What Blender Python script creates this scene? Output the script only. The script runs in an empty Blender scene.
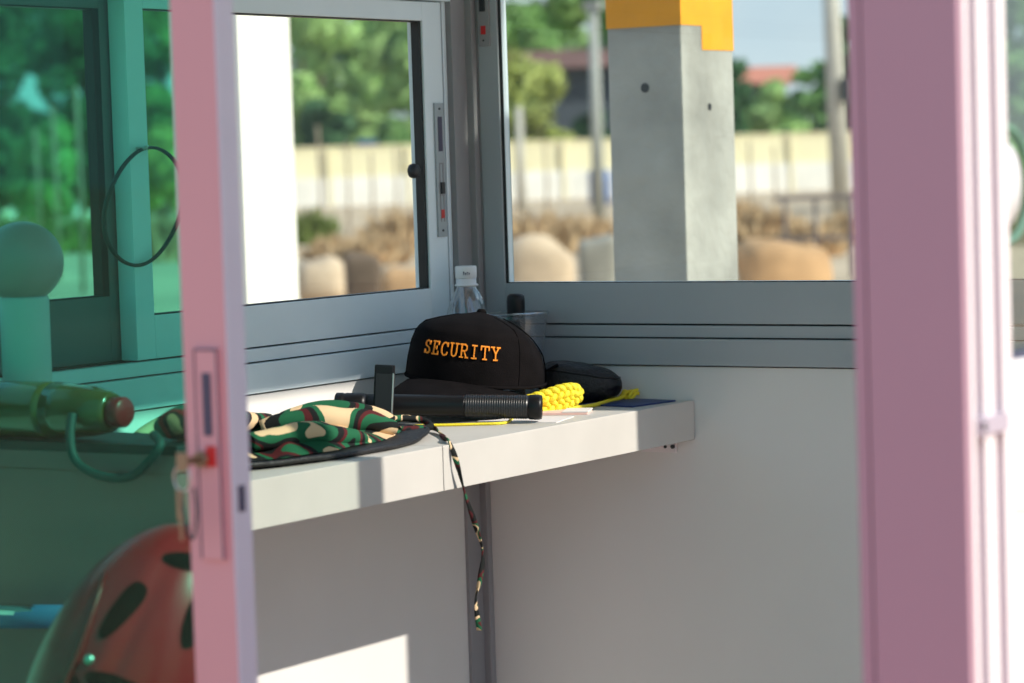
import bpy, bmesh, math, random
from mathutils import Vector, Matrix, noise
random.seed(7)
S = bpy.context.scene
COL = S.collection
PI = math.pi

# ------------------------------------------------------------------ camera
CAM = Vector((2.2, -3.34, 1.25))
F_PX = 2820.0
_yaw, _pit, _roll = math.radians(32.65), math.radians(3.64), math.radians(1.8)
_fh = Vector((-math.sin(_yaw), math.cos(_yaw), 0))
FWD = (_fh*math.cos(_pit) - Vector((0, 0, 1))*math.sin(_pit)).normalized()
_R0 = FWD.cross(Vector((0, 0, 1))).normalized(); _U0 = _R0.cross(FWD)
RGT = _R0*math.cos(_roll) - _U0*math.sin(_roll)
UPV = _U0*math.cos(_roll) + _R0*math.sin(_roll)
cd = bpy.data.cameras.new('camera'); cam = bpy.data.objects.new('camera', cd); COL.objects.link(cam)
m3 = Matrix((RGT, UPV, -FWD)).transposed()
cam.matrix_world = Matrix.Translation(CAM) @ m3.to_4x4()
cd.sensor_width = 36; cd.lens = F_PX*36/1024; cd.clip_start = 0.05; cd.clip_end = 2000
cd.dof.use_dof = True; cd.dof.focus_distance = 3.62; cd.dof.aperture_fstop = 6.2
S.camera = cam

# ------------------------------------------------------------------ light
w = bpy.data.worlds.new('sky'); S.world = w; w.use_nodes = True
nt = w.node_tree; nt.nodes.clear()
out = nt.nodes.new('ShaderNodeOutputWorld'); bg = nt.nodes.new('ShaderNodeBackground')
tc = nt.nodes.new('ShaderNodeTexCoord'); sep = nt.nodes.new('ShaderNodeSeparateXYZ')
ramp = nt.nodes.new('ShaderNodeValToRGB'); ns = nt.nodes.new('ShaderNodeTexNoise'); mx = nt.nodes.new('ShaderNodeMixRGB')
nt.links.new(tc.outputs['Generated'], sep.inputs[0]); nt.links.new(sep.outputs['Z'], ramp.inputs[0])
ramp.color_ramp.elements[0].position = 0.0; ramp.color_ramp.elements[0].color = (.60, .68, .76, 1)
ramp.color_ramp.elements[1].position = .5; ramp.color_ramp.elements[1].color = (.27, .47, .82, 1)
nt.links.new(tc.outputs['Generated'], ns.inputs['Vector']); ns.inputs['Scale'].default_value = 5; ns.inputs['Detail'].default_value = 6
nr = nt.nodes.new('ShaderNodeValToRGB'); nr.color_ramp.elements[0].position = .45; nr.color_ramp.elements[1].position = .7
nt.links.new(ns.outputs['Fac'], nr.inputs[0]); nt.links.new(nr.outputs[0], mx.inputs[0])
nt.links.new(ramp.outputs[0], mx.inputs[1]); mx.inputs[2].default_value = (.78, .80, .83, 1)
nt.links.new(mx.outputs[0], bg.inputs[0]); bg.inputs[1].default_value = 1.2
nt.links.new(bg.outputs[0], out.inputs[0])
SUN = Vector((1.0, .12, .74)).normalized()
sl = bpy.data.lights.new('sun', 'SUN'); sl.energy = 5.6; sl.angle = math.radians(.55); sl.color = (1, .93, .82)
so = bpy.data.objects.new('sun', sl); COL.objects.link(so); so.rotation_euler = SUN.to_track_quat('Z', 'Y').to_euler()
so.location = (4, .5, 3)
vs = S.view_settings; vs.view_transform = 'Standard'; vs.look = 'None'; vs.exposure = 0.0; vs.gamma = 1.0; vs.use_curve_mapping = False
S.cycles.max_bounces = 14; S.cycles.transparent_max_bounces = 32; S.cycles.diffuse_bounces = 6
S.cycles.use_denoising = True; S.cycles.sample_clamp_indirect = 6

def at(px, py, d):
    """a real point seen at a pixel, d metres along the view axis"""
    return CAM + (FWD + RGT*((px-512)/F_PX) - UPV*((py-341.5)/F_PX))*d

# ------------------------------------------------------------------ materials
M = {}
def mat(name, col, rough=.6, metal=0., var=0., vscale=8., bump=0., bscale=60., spec=.5, coat=0., sheen=0.):
    m = bpy.data.materials.new(name); m.use_nodes = True; n = m.node_tree; b = n.nodes['Principled BSDF']
    b.inputs['Base Color'].default_value = (*col, 1); b.inputs['Roughness'].default_value = rough
    b.inputs['Metallic'].default_value = metal; b.inputs['Specular IOR Level'].default_value = spec
    b.inputs['Coat Weight'].default_value = coat; b.inputs['Sheen Weight'].default_value = sheen
    t = n.nodes.new('ShaderNodeTexCoord')
    if var:
        no = n.nodes.new('ShaderNodeTexNoise'); no.inputs['Scale'].default_value = vscale; no.inputs['Detail'].default_value = 5
        n.links.new(t.outputs['Object'], no.inputs['Vector'])
        r = n.nodes.new('ShaderNodeMapRange'); r.inputs[1].default_value = .3; r.inputs[2].default_value = .7
        r.inputs[3].default_value = 1-var; r.inputs[4].default_value = 1+var
        n.links.new(no.outputs['Fac'], r.inputs[0])
        v = n.nodes.new('ShaderNodeVectorMath'); v.operation = 'SCALE'; v.inputs[0].default_value = col
        n.links.new(r.outputs[0], v.inputs['Scale']); n.links.new(v.outputs[0], b.inputs['Base Color'])
    if bump:
        no = n.nodes.new('ShaderNodeTexNoise'); no.inputs['Scale'].default_value = bscale; no.inputs['Detail'].default_value = 4
        n.links.new(t.outputs['Object'], no.inputs['Vector'])
        bu = n.nodes.new('ShaderNodeBump'); bu.inputs['Strength'].default_value = bump; bu.inputs['Distance'].default_value = .01
        n.links.new(no.outputs['Fac'], bu.inputs['Height']); n.links.new(bu.outputs[0], b.inputs['Normal'])
    M[name] = m; return m
def glass(name, tint, refl=1.0, rough=0.0, milk=0.0, ior=1.5):
    """thin pane: tinted straight-through light plus a Fresnel mirror"""
    m = bpy.data.materials.new(name); m.use_nodes = True; n = m.node_tree; n.nodes.clear()
    o = n.nodes.new('ShaderNodeOutputMaterial'); t = n.nodes.new('ShaderNodeBsdfTransparent'); t.inputs[0].default_value = (*tint, 1)
    g = n.nodes.new('ShaderNodeBsdfGlossy'); g.inputs['Roughness'].default_value = rough
    lw = n.nodes.new('ShaderNodeLayerWeight'); pw = n.nodes.new('ShaderNodeMath'); pw.operation = 'POWER'; pw.inputs[1].default_value = 5
    n.links.new(lw.outputs['Facing'], pw.inputs[0])      # Schlick's approximation, the same from both sides of a pane
    ad = n.nodes.new('ShaderNodeMath'); ad.operation = 'MULTIPLY_ADD'; ad.inputs[1].default_value = .96; ad.inputs[2].default_value = .04
    n.links.new(pw.outputs[0], ad.inputs[0])
    mu = n.nodes.new('ShaderNodeMath'); mu.operation = 'MULTIPLY'; mu.inputs[1].default_value = refl; mu.use_clamp = True
    n.links.new(ad.outputs[0], mu.inputs[0])
    x = n.nodes.new('ShaderNodeMixShader'); n.links.new(mu.outputs[0], x.inputs[0]); n.links.new(t.outputs[0], x.inputs[1]); n.links.new(g.outputs[0], x.inputs[2])
    last = x
    if milk:
        d = n.nodes.new('ShaderNodeBsdfDiffuse'); d.inputs[0].default_value = (.8, .82, .84, 1)
        y = n.nodes.new('ShaderNodeMixShader'); y.inputs[0].default_value = milk
        n.links.new(x.outputs[0], y.inputs[1]); n.links.new(d.outputs[0], y.inputs[2]); last = y
    n.links.new(last.outputs[0], o.inputs[0]); M[name] = m; return m
def ramp_mat(name, stops, scale, rough=.85, detail=2., bump=0., distort=0.):
    m = bpy.data.materials.new(name); m.use_nodes = True; n = m.node_tree; b = n.nodes['Principled BSDF']
    b.inputs['Roughness'].default_value = rough; b.inputs['Specular IOR Level'].default_value = .2
    t = n.nodes.new('ShaderNodeTexCoord'); no = n.nodes.new('ShaderNodeTexNoise')
    no.inputs['Scale'].default_value = scale; no.inputs['Detail'].default_value = detail; no.inputs['Distortion'].default_value = distort
    r = n.nodes.new('ShaderNodeValToRGB'); r.color_ramp.interpolation = 'CONSTANT'
    while len(r.color_ramp.elements) < len(stops): r.color_ramp.elements.new(.5)
    for e, (p, c) in zip(r.color_ramp.elements, stops): e.position = p; e.color = (*c, 1)
    n.links.new(t.outputs['Object'], no.inputs['Vector']); n.links.new(no.outputs['Fac'], r.inputs[0]); n.links.new(r.outputs[0], b.inputs['Base Color'])
    if bump:
        n2 = n.nodes.new('ShaderNodeTexNoise'); n2.inputs['Scale'].default_value = 60; n.links.new(t.outputs['Object'], n2.inputs['Vector'])
        bu = n.nodes.new('ShaderNodeBump'); bu.inputs['Strength'].default_value = bump; n.links.new(n2.outputs['Fac'], bu.inputs['Height']); n.links.new(bu.outputs[0], b.inputs['Normal'])
    M[name] = m; return m

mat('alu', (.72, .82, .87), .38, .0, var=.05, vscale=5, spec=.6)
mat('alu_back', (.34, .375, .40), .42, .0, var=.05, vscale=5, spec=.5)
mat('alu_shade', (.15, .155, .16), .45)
mat('alu_post', (.27, .265, .275), .45, var=.06)
mat('alu_door', (.60, .60, .68), .4, var=.03)
mat('pink', (.62, .31, .34), .38, var=.03, vscale=3, spec=.6)
mat('pink_post', (.42, .250, .315), .42, var=.03, vscale=3)
mat('white_post', (.76, .70, .71), .4, var=.02)
mat('panel', (.68, .665, .645), .55, var=.04, vscale=3)
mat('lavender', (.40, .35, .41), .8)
mat('white_panel', (.78, .76, .76), .5)
mat('shelf', (.53, .51, .475), .5, var=.05, vscale=9)
mat('floor', (.24, .24, .24), .6, var=.1)
mat('gasket', (.008, .01, .012), .5)
mat('dark', (.02, .022, .026), .5)
mat('slot', (.06, .055, .10), .5)
mat('latch', (.34, .38, .41), .35, .3)
mat('red_tab', (.55, .02, .02), .4)
mat('steel', (.55, .54, .52), .3, .8)
mat('chrome', (.6, .62, .66), .12, 1.)
mat('brass', (.28, .20, .13), .4, .6)
mat('black_fabric', (.0055, .0045, .005), .9, var=.3, vscale=40, bump=.15, bscale=500, spec=.08)
mat('black_plastic', (.006, .006, .007), .38, spec=.3)
mat('black_knurl', (.010, .011, .013), .35, bump=.0)
mat('black_cordura', (.006, .006, .008), .5, bump=.3, bscale=200)
mat('orange_thread', (1.0, .31, .01), .6, bump=.4, bscale=900)
mat('yellow_cord', (.86, .70, .03), .6, bump=.3, bscale=500)
mat('yellow_dark', (.55, .38, .02), .6)
mat('white_plastic', (.75, .75, .76), .4)
mat('ink', (.12, .12, .2), .6)
mat('paper', (.72, .68, .66), .8, var=.05)
mat('pink_paper', (.80, .52, .46), .8, var=.1, vscale=60)
mat('blue_paper', (.012, .035, .15), .5, var=.3, vscale=40)
mat('olive', (.085, .062, .016), .2, coat=.6, var=.2, vscale=12)
mat('red_reflection', (.62, .006, .014), .35, coat=.15)
mat('red_trim', (.30, .012, .015), .35)
mat('maroon_grey', (.44, .14, .145), .6, var=.04)  # reddish, so the teal glass shows the grey of a reflection
mat('globe', (.50, .33, .33), .35)
mat('pedestal', (.60, .62, .62), .5)
mat('blue_pad', (.03, .12, .28), .5)
mat('dark_cord', (.01, .05, .05), .6)
mat('concrete_post', (.43, .42, .385), .9, var=.32, vscale=5, bump=.3, bscale=40)
mat('yellow_paint', (.92, .37, .01), .6, var=.10, vscale=14)
mat('white_column', (.92, .88, .80), .7)
mat('ground', (.50, .37, .25), .95, var=.35, vscale=.5)
mat('pale_ground', (.62, .50, .40), .95, var=.12, vscale=1.5)
mat('bounce_red', (.62, .05, .05), .6, var=.1)
mat('boulder', (.56, .33, .17), .95, var=.25, vscale=3, bump=.4, bscale=8)
mat('boulder_pale', (.58, .43, .30), .95, var=.2, vscale=3, bump=.4, bscale=8)
mat('boulder_dark', (.16, .11, .08), .95, var=.3, vscale=4)
mat('block_grey', (.30, .28, .24), .95, var=.2, vscale=4)
mat('fence_cream', (.84, .75, .50), .7, var=.06, vscale=.6)
mat('fence_white', (.80, .76, .71), .8, var=.12, vscale=.5)
mat('pole', (.36, .36, .33), .8, var=.1)
mat('pole_cream', (.50, .46, .40), .8, var=.1)
mat('bamboo', (.30, .22, .15), .8)
mat('rust', (.16, .13, .13), .8)
mat('dry_bush', (.55, .38, .22), .9, var=.35, vscale=2)
mat('green_bush', (.16, .22, .05), .9, var=.4, vscale=2)
mat('roof_salmon', (.55, .20, .13), .8)
mat('roof_red', (.16, .07, .055), .8, var=.2, vscale=.5)
mat('house_wall', (.06, .07, .09), .8, var=.3)
mat('teal_ring', (.10, .24, .17), .5)
mat('blue', (.03, .10, .30), .5)
mat('trunk', (.12, .09, .06), .9)
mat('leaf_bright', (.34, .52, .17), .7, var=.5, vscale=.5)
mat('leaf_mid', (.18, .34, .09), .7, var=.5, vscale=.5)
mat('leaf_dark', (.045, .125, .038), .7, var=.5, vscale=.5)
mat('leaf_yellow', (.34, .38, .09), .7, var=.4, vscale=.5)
glass('pane_clear', (.90, .95, .93), .5)
glass('pane_teal', (.43, .90, .78), .45)
glass('pane_leaf', (.90, .95, .92), 1.5)
glass('pet', (.90, .94, .96), 4.5, .06, milk=.02)
glass('cup_plastic', (.86, .89, .92), 1.4, .05, milk=.06)
GREEN, TAN, BRN, BLK = (.012, .10, .045), (.62, .45, .27), (.075, .012, .014), (.008, .010, .010)
ramp_mat('camo', [(0, TAN), (.365, BLK), (.44, GREEN), (.50, BRN), (.535, BLK), (.585, GREEN), (.64, TAN)], 12, .85, 1.2, .1, .3)
ramp_mat('camo_cord', [(0, BLK), (.42, BRN), (.50, GREEN), (.56, TAN), (.62, BLK)], 45, .8, 1.)
ramp_mat('camo_dark', [(0, (.02, .10, .08)), (.45, (.30, .015, .015)), (.54, BLK), (.62, (.5, .2, .12))], 30, .8, 1.)

# ------------------------------------------------------------------ mesh helpers
class MB:
    def __init__(s): s.bm = bmesh.new()
    def box(s, x0, x1, y0, y1, z0, z1, bev=0.):
        b = bmesh.new()
        bmesh.ops.create_cube(b, size=1)
        bmesh.ops.scale(b, vec=(abs(x1-x0), abs(y1-y0), abs(z1-z0)), verts=b.verts)
        bmesh.ops.translate(b, vec=((x0+x1)/2, (y0+y1)/2, (z0+z1)/2), verts=b.verts)
        if bev: bmesh.ops.bevel(b, geom=b.edges[:], offset=bev, segments=2, affect='EDGES', profile=.7)
        s.join(b); return s
    def join(s, b, mtx=None):
        if mtx is not None: bmesh.ops.transform(b, matrix=mtx, verts=b.verts)
        t = bpy.data.meshes.new('t'); b.to_mesh(t); b.free(); s.bm.from_mesh(t); bpy.data.meshes.remove(t); return s
    def grid(s, fn, nu, nv, cu=False, cv=False, capu=False):
        vs_ = [[s.bm.verts.new(fn(i/(nu if cu else nu-1), j/(nv if cv else nv-1))) for j in range(nv)] for i in range(nu)]
        for i in range(nu if cu else nu-1):
            for j in range(nv if cv else nv-1):
                a, b_, c, d = vs_[i][j], vs_[(i+1) % nu][j], vs_[(i+1) % nu][(j+1) % nv], vs_[i][(j+1) % nv]
                try:
                    f = s.bm.faces.new((a, b_, c, d)); f.smooth = True
                except ValueError: pass
        if capu:
            for r in (vs_[0], vs_[-1]):
                try: s.bm.faces.new(r)
                except ValueError: pass
        return s
    def tube(s, pts, r, n=12, closed=False, cap=True):
        pts = [Vector(p) for p in pts]; N = len(pts)
        rr = r if isinstance(r, (list, tuple)) else [r]*N
        tan = []
        for i in range(N):
            a = pts[(i-1) % N] if (closed or i) else pts[0]; b = pts[(i+1) % N] if (closed or i < N-1) else pts[-1]
            tan.append((b-a).normalized())
        nrm = tan[0].orthogonal().normalized(); rings = []
        for i in range(N):
            nrm = (nrm - tan[i]*nrm.dot(tan[i])).normalized(); bi = tan[i].cross(nrm)
            rings.append([s.bm.verts.new(pts[i] + (nrm*math.cos(2*PI*k/n) + bi*math.sin(2*PI*k/n))*rr[i]) for k in range(n)])
        for i in range(N if closed else N-1):
            A, B = rings[i], rings[(i+1) % N]
            for k in range(n):
                f = s.bm.faces.new((A[k], A[(k+1) % n], B[(k+1) % n], B[k])); f.smooth = True
        if cap and not closed: s.bm.faces.new(rings[0][::-1]); s.bm.faces.new(rings[-1])
        return s
    def lathe(s, prof, c=(0, 0, 0), n=40, mod=None):
        rings = []
        for (r, z) in prof:
            rings.append([s.bm.verts.new((c[0]+r*(mod(a*2*PI/n, z) if mod else 1)*math.cos(a*2*PI/n), c[1]+r*(mod(a*2*PI/n, z) if mod else 1)*math.sin(a*2*PI/n), c[2]+z)) for a in range(n)])
        for A, B in zip(rings, rings[1:]):
            for k in range(n):
                f = s.bm.faces.new((A[k], A[(k+1) % n], B[(k+1) % n], B[k])); f.smooth = True
        if prof[0][0] > 0: s.bm.faces.new(rings[0][::-1])
        if prof[-1][0] > 0: s.bm.faces.new(rings[-1])
        return s
    def prism(s, poly, axis, a0, a1):
        """poly: 2D points; axis: extrude axis"""
        def P(u, v, a): return {'x': (a, u, v), 'y': (u, a, v), 'z': (u, v, a)}[axis]
        A = [s.bm.verts.new(P(u, v, a0)) for u, v in poly]; B = [s.bm.verts.new(P(u, v, a1)) for u, v in poly]
        n = len(poly); s.bm.faces.new(A[::-1]); s.bm.faces.new(B)
        for k in range(n): s.bm.faces.new((A[k], A[(k+1) % n], B[(k+1) % n], B[k]))
        return s
    def build(s, name, m, parent=None, loc=None, rot=None, clean=True):
        if clean:
            bmesh.ops.remove_doubles(s.bm, verts=s.bm.verts, dist=1e-6); bmesh.ops.recalc_face_normals(s.bm, faces=s.bm.faces)
        me = bpy.data.meshes.new(name); s.bm.to_mesh(me); s.bm.free()
        o = bpy.data.objects.new(name, me); COL.objects.link(o); me.materials.append(M[m] if isinstance(m, str) else m)
        if loc is not None: o.location = loc
        if rot is not None: o.rotation_euler = rot
        if parent: o.parent = parent
        return o
def tag(o, label=None, cat=None, group=None, kind=None):
    if label: o['label'] = label
    if cat: o['category'] = cat
    if group: o['group'] = group
    if kind: o['kind'] = kind
    return o
def empty(name, loc=(0, 0, 0), rot=(0, 0, 0)):
    o = bpy.data.objects.new(name, None); COL.objects.link(o); o.location = loc; o.rotation_euler = rot; o.empty_display_size = .05; return o
def box(name, m, d, parent=None, bev=0.):
    return MB().box(*d, bev=bev).build(name, m, parent)
def struct(o): o['kind'] = 'structure'; return o

# ------------------------------------------------------------------ booth shell
H0 = .12      # booth floor level
ZH = 2.005    # underside of the lintels
struct(box('floor', 'floor', (-.06, 1.41, -1.60, .06, 0.0, H0)))
struct(box('ceiling', 'panel', (-.14, 1.50, -1.70, .14, 2.26, 2.34)))
wl = MB().box(-.055, 0, -1.60, -.046, H0, .9655).box(-.055, 0, -1.60, -1.46, .9655, 2.26).box(-.055, 0, -1.46, -.046, 1.55, 2.26)
struct(wl.build('wall_left', 'panel'))
wb = MB().box(0, 1.32, 0, .055, H0, .9655).box(0, 1.32, 0, .055, 2.005, 2.26)
struct(wb.build('wall_back', 'panel'))
wr = MB().box(1.35, 1.41, -1.435, -.03, ZH, 2.26)
struct(wr.build('wall_right', 'white_panel'))
wf = MB().box(0, 1.323, -1.60, -1.52, ZH+.003, 2.26)
struct(wf.build('wall_front', 'white_panel'))
# corner post between the two windows
tp = MB().box(-.055, .005, -.046, .0, H0, 2.26, .002).box(.0, .016, -.012, .0, H0, 2.26, .002)
tp.box(-.055, .0180, .0005, .055, H0, 2.26)
struct(tp.build('trim_1', 'alu_post'))
# back right post, deepened out of view to block stray sun
struct(MB().box(1.33, 1.41, -.03, .20, H0, 2.26, .003).build('trim_2', 'white_post'))

# front right post: pink face towards the camera, grooved face in the sun
fp = empty('trim_3'); struct(fp)
MB().box(1.334, 1.396, -1.518, -1.437, H0, 2.26).box(1.334, 1.4075, -1.520, -1.512, H0, 2.26, .0015).build('post_face', 'pink_post', fp)
MB().box(1.323, 1.3325, -1.5185, -1.437, H0, 2.26, .001).build('edge_strip', 'pink_post', fp)
MB().box(1.394, 1.4083, -1.5115, -1.504, H0, 2.26, .001).box(1.394, 1.4083, -1.488, -1.469, H0, 2.26, .001)\
    .box(1.394, 1.4083, -1.453, -1.437, H0, 2.26, .001).build('track_rail', 'white_post', fp)
MB().box(1.394, 1.3995, -1.5035, -1.4885, H0, 2.26).build('groove_shade', 'lavender', fp)  # darker strips added for the shade inside the grooves
MB().box(1.394, 1.3995, -1.4685, -1.4535, H0, 2.26).build('groove_shade', 'lavender', fp)
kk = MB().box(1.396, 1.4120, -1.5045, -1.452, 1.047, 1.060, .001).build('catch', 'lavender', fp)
MB().tube([(1.411, -1.499, 1.054), (1.4135, -1.499, 1.054)], .003, 12).build('screw', 'dark', kk)

# ---- left wall window (window_1)
def rect_frame(mb, ax, u0, u1, z0, z1, a0, a1, wl_, wr_, wb_, wt_, bev=.0015):
    def B(ua, ub, za, zb):
        if ax == 'x': mb.box(a0, a1, ua, ub, za, zb, bev)
        else: mb.box(ua, ub, a0, a1, za, zb, bev)
    B(u0, u0+wl_, z0, z1); B(u1-wr_, u1, z0, z1); B(u0+wl_, u1-wr_, z0, z0+wb_); B(u0+wl_, u1-wr_, z1-wt_, z1)
    return mb
w1 = empty('window_1', (0, 0, .9655)); struct(w1)
def P1(name, m, mb, par=None):
    o = mb.build(name, m, par or w1)
    if par is None or par is w1: o.location = (0, 0, -.9655)
    return o
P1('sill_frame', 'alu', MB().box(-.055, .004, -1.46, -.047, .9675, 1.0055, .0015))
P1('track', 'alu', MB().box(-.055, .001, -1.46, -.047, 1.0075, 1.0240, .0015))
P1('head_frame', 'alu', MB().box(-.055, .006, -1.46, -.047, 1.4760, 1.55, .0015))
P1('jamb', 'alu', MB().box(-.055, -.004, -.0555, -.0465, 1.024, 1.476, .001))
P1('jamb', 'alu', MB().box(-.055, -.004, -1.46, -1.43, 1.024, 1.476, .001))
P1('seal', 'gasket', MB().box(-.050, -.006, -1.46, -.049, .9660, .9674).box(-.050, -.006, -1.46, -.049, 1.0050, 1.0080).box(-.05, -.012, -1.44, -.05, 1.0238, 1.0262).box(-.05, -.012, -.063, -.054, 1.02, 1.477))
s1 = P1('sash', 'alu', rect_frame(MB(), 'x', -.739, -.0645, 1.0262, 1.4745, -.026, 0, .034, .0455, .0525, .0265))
MB().box(-.0145, -.0115, -.706, -.109, 1.077, 1.449).build('glass', 'pane_clear', s1)
rect_frame(MB(), 'x', -.7055, -.1095, 1.0782, 1.4485, -.0165, -.0035, .0028, .0055, .0022, .0022, .0004).build('gasket', 'gasket', s1)
# latch plate
lp = MB().box(-.001, .003, -.0905, -.0690, 1.149, 1.335, .0008).build('latch', 'latch', s1)
MB().box(.0025, .0036, -.0845, -.0745, 1.268, 1.316, .0004).build('grip', 'slot', lp)
MB().box(.0025, .0040, -.0845, -.0745, 1.2060, 1.2090).box(.0025, .0035, -.0845, -.0825, 1.170, 1.252).box(.0025, .0035, -.0765, -.0745, 1.170, 1.252).box(.0025, .0035, -.0845, -.0745, 1.250, 1.252).build('bezel', 'alu_post', lp)
MB().box(.0025, .0060, -.0835, -.0755, 1.209, 1.225, .0006).build('slider', 'dark', lp)
MB().box(.0025, .0040, -.0835, -.0755, 1.175, 1.187, .0004).build('red_marker', 'red_tab', lp)
MB().tube([(.002, -.080, 1.327), (.0042, -.080, 1.327)], .0016, 10).tube([(.002, -.080, 1.158), (.0042, -.080, 1.158)], .0016, 10).build('screw', 'dark', lp)
# little round stop against the glass
MB().lathe([(0.0, 0.), (.0095, .0005), (.0105, .004), (.009, .010), (.005, .0115), (0, .012)], n=20).build('stop_knob', 'dark', s1, (-.011, -.1335, 1.2420), (0, PI/2, 0))
# outer sash further left
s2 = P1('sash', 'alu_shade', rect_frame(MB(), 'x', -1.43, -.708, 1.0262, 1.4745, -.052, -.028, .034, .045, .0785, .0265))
MB().box(-.041, -.038, -1.397, -.752, 1.103, 1.449).build('glass', 'pane_clear', s2)
rect_frame(MB(), 'x', -1.396, -.753, 1.1042, 1.4485, -.043, -.0285, .003, .012, .0022, .0022, .0004).build('gasket', 'gasket', s2)

# ---- back wall window (window_2)
w2 = empty('window_2', (0, 0, .9655)); struct(w2)
def P2(name, m, mb, par=None):
    o = mb.build(name, m, par or w2)
    if par is None: o.location = (0, 0, -.9655)
    return o
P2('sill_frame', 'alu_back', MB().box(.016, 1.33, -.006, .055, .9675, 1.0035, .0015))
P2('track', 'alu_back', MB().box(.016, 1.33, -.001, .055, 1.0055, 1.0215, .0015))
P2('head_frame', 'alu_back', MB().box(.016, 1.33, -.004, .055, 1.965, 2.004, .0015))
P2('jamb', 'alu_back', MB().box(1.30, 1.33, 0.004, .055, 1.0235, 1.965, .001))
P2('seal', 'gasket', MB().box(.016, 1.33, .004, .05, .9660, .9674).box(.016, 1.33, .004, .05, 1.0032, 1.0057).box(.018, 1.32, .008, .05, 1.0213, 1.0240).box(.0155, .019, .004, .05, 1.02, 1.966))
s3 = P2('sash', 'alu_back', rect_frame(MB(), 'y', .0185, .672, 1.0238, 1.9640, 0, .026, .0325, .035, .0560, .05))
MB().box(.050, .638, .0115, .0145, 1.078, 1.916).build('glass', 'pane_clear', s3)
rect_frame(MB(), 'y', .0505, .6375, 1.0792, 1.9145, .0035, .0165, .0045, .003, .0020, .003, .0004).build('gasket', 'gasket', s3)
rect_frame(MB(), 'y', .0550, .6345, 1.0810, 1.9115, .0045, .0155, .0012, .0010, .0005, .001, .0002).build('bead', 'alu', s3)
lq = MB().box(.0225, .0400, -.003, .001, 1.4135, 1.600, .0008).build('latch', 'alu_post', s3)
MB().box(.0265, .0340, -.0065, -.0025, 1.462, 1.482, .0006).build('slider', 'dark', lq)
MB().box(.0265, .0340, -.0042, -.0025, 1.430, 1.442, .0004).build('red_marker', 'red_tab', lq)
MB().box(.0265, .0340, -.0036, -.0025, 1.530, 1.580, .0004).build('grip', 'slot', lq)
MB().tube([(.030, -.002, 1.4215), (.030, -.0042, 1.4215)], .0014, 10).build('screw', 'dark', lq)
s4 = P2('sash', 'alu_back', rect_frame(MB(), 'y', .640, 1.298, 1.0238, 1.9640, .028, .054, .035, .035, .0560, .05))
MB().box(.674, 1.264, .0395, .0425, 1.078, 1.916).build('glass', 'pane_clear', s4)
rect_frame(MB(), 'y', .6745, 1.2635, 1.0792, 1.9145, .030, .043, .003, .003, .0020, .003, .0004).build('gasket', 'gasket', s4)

# ---- front glass door (door_1) with its lock stile
d1 = empty('door_1', (0, 0, H0)); struct(d1)
YF = -1.560; YB = -1.5362
def PD(name, m, mb, par=None):
    o = mb.build(name, m, par or d1)
    if par is None: o.location = (0, 0, -H0)
    return o
st = PD('stile', 'pink', MB().box(.7420, .7862, YF, YF+.004, H0+.01, 2.0, .0008).box(.7420, .7860, YF+.004, YB, H0+.01, 2.0))
PD('edge_strip', 'alu_door', MB().box(.7858, .7878, YF+.0006, YB, H0+.01, 2.0, .0006))
PD('stile', 'pink', MB().box(0.0, .045, YF, YB, H0+.01, 2.0, .0015))
PD('rail', 'pink', MB().box(.045, .742, YF, YB, H0+.01, H0+.09, .0015))
PD('rail', 'pink', MB().box(.045, .742, YF, YB, 1.955, 2.0, .0015))
PD('glass', 'pane_teal', MB().box(.043, .744, -1.550, -1.546, H0+.08, 1.96))
pl = MB().box(.7550, .7800, YF-.003, YF+.0005, .936, 1.1085, .001).build('lock_plate', 'pink', st)
MB().box(.7555, .7565, YF-.0036, YF-.003, .937, 1.1075).box(.7780, .7793, YF-.0036, YF-.003, .937, 1.1075).box(.7555, .7793, YF-.0036, YF-.003, 1.1060, 1.1075).build('plate_rim', 'slot', pl)
MB().box(.7630, .7720, YF-.0040, YF-.002, 1.037, 1.088, .001).build('grip', 'slot', pl)
MB().box(.7655, .7745, YF-.0050, YF-.002, 1.012, 1.0290, .001).build('red_marker', 'red_tab', pl)
MB().tube([(.7615, YF-.002, 1.018), (.7615, YF-.009, 1.018)], .0065, 18).build('lock_cylinder', 'brass', pl)
MB().box(.7870, .7884, -1.5535, -1.5445, .9745, .9960, .0004).build('strike_slot', 'slot', st)

# ---- right hand door leaf (door_2): white lower panel, glass above
d2 = empty('door_2', (0, 0, H0)); struct(d2)
def PR(name, m, mb):
    o = mb.build(name, m, d2); o.location = (0, 0, -H0); return o
PR('stile', 'white_post', MB().box(1.365, 1.40, -.657, -.612, H0+.01, 2.0, .0015))
PR('stile', 'white_post', MB().box(1.365, 1.40, -1.433, -1.425, H0+.01, 2.0, .001))
PR('rail', 'white_post', MB().box(1.365, 1.40, -1.425, -.657, 1.96, 2.0, .0015))
lp2 = PR('lower_panel', 'white_panel', MB().box(1.372, 1.402, -1.430, -.657, .983, 1.094, .0015).box(1.372, 1.402, -1.430, -.657, H0+.01, .980, .0015))
PR('glass', 'pane_leaf', MB().box(1.380, 1.384, -1.425, -.657, 1.09, 1.965))
MB().box(1.3805, 1.398, -1.424, -.66, 1.0935, 1.097, .0005).build('gasket', 'slot', lp2)
# round white sticker on that glass
sg = empty('round_sticker', (1.3844, -1.385, 1.222), (0, PI/2, 0))
tag(sg, 'round white sticker on the glass beside the pink post', 'sticker')
MB().lathe([(0, 0), (.030, 0), (.030, .0006), (0, .0008)], n=36).build('disc', 'white_plastic', sg)
MB().tube([(.042*math.cos(a*PI/20), .042*math.sin(a*PI/20), .001) for a in range(40)], .0025, 8, closed=True).build('ring', 'teal_ring', sg)

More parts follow.
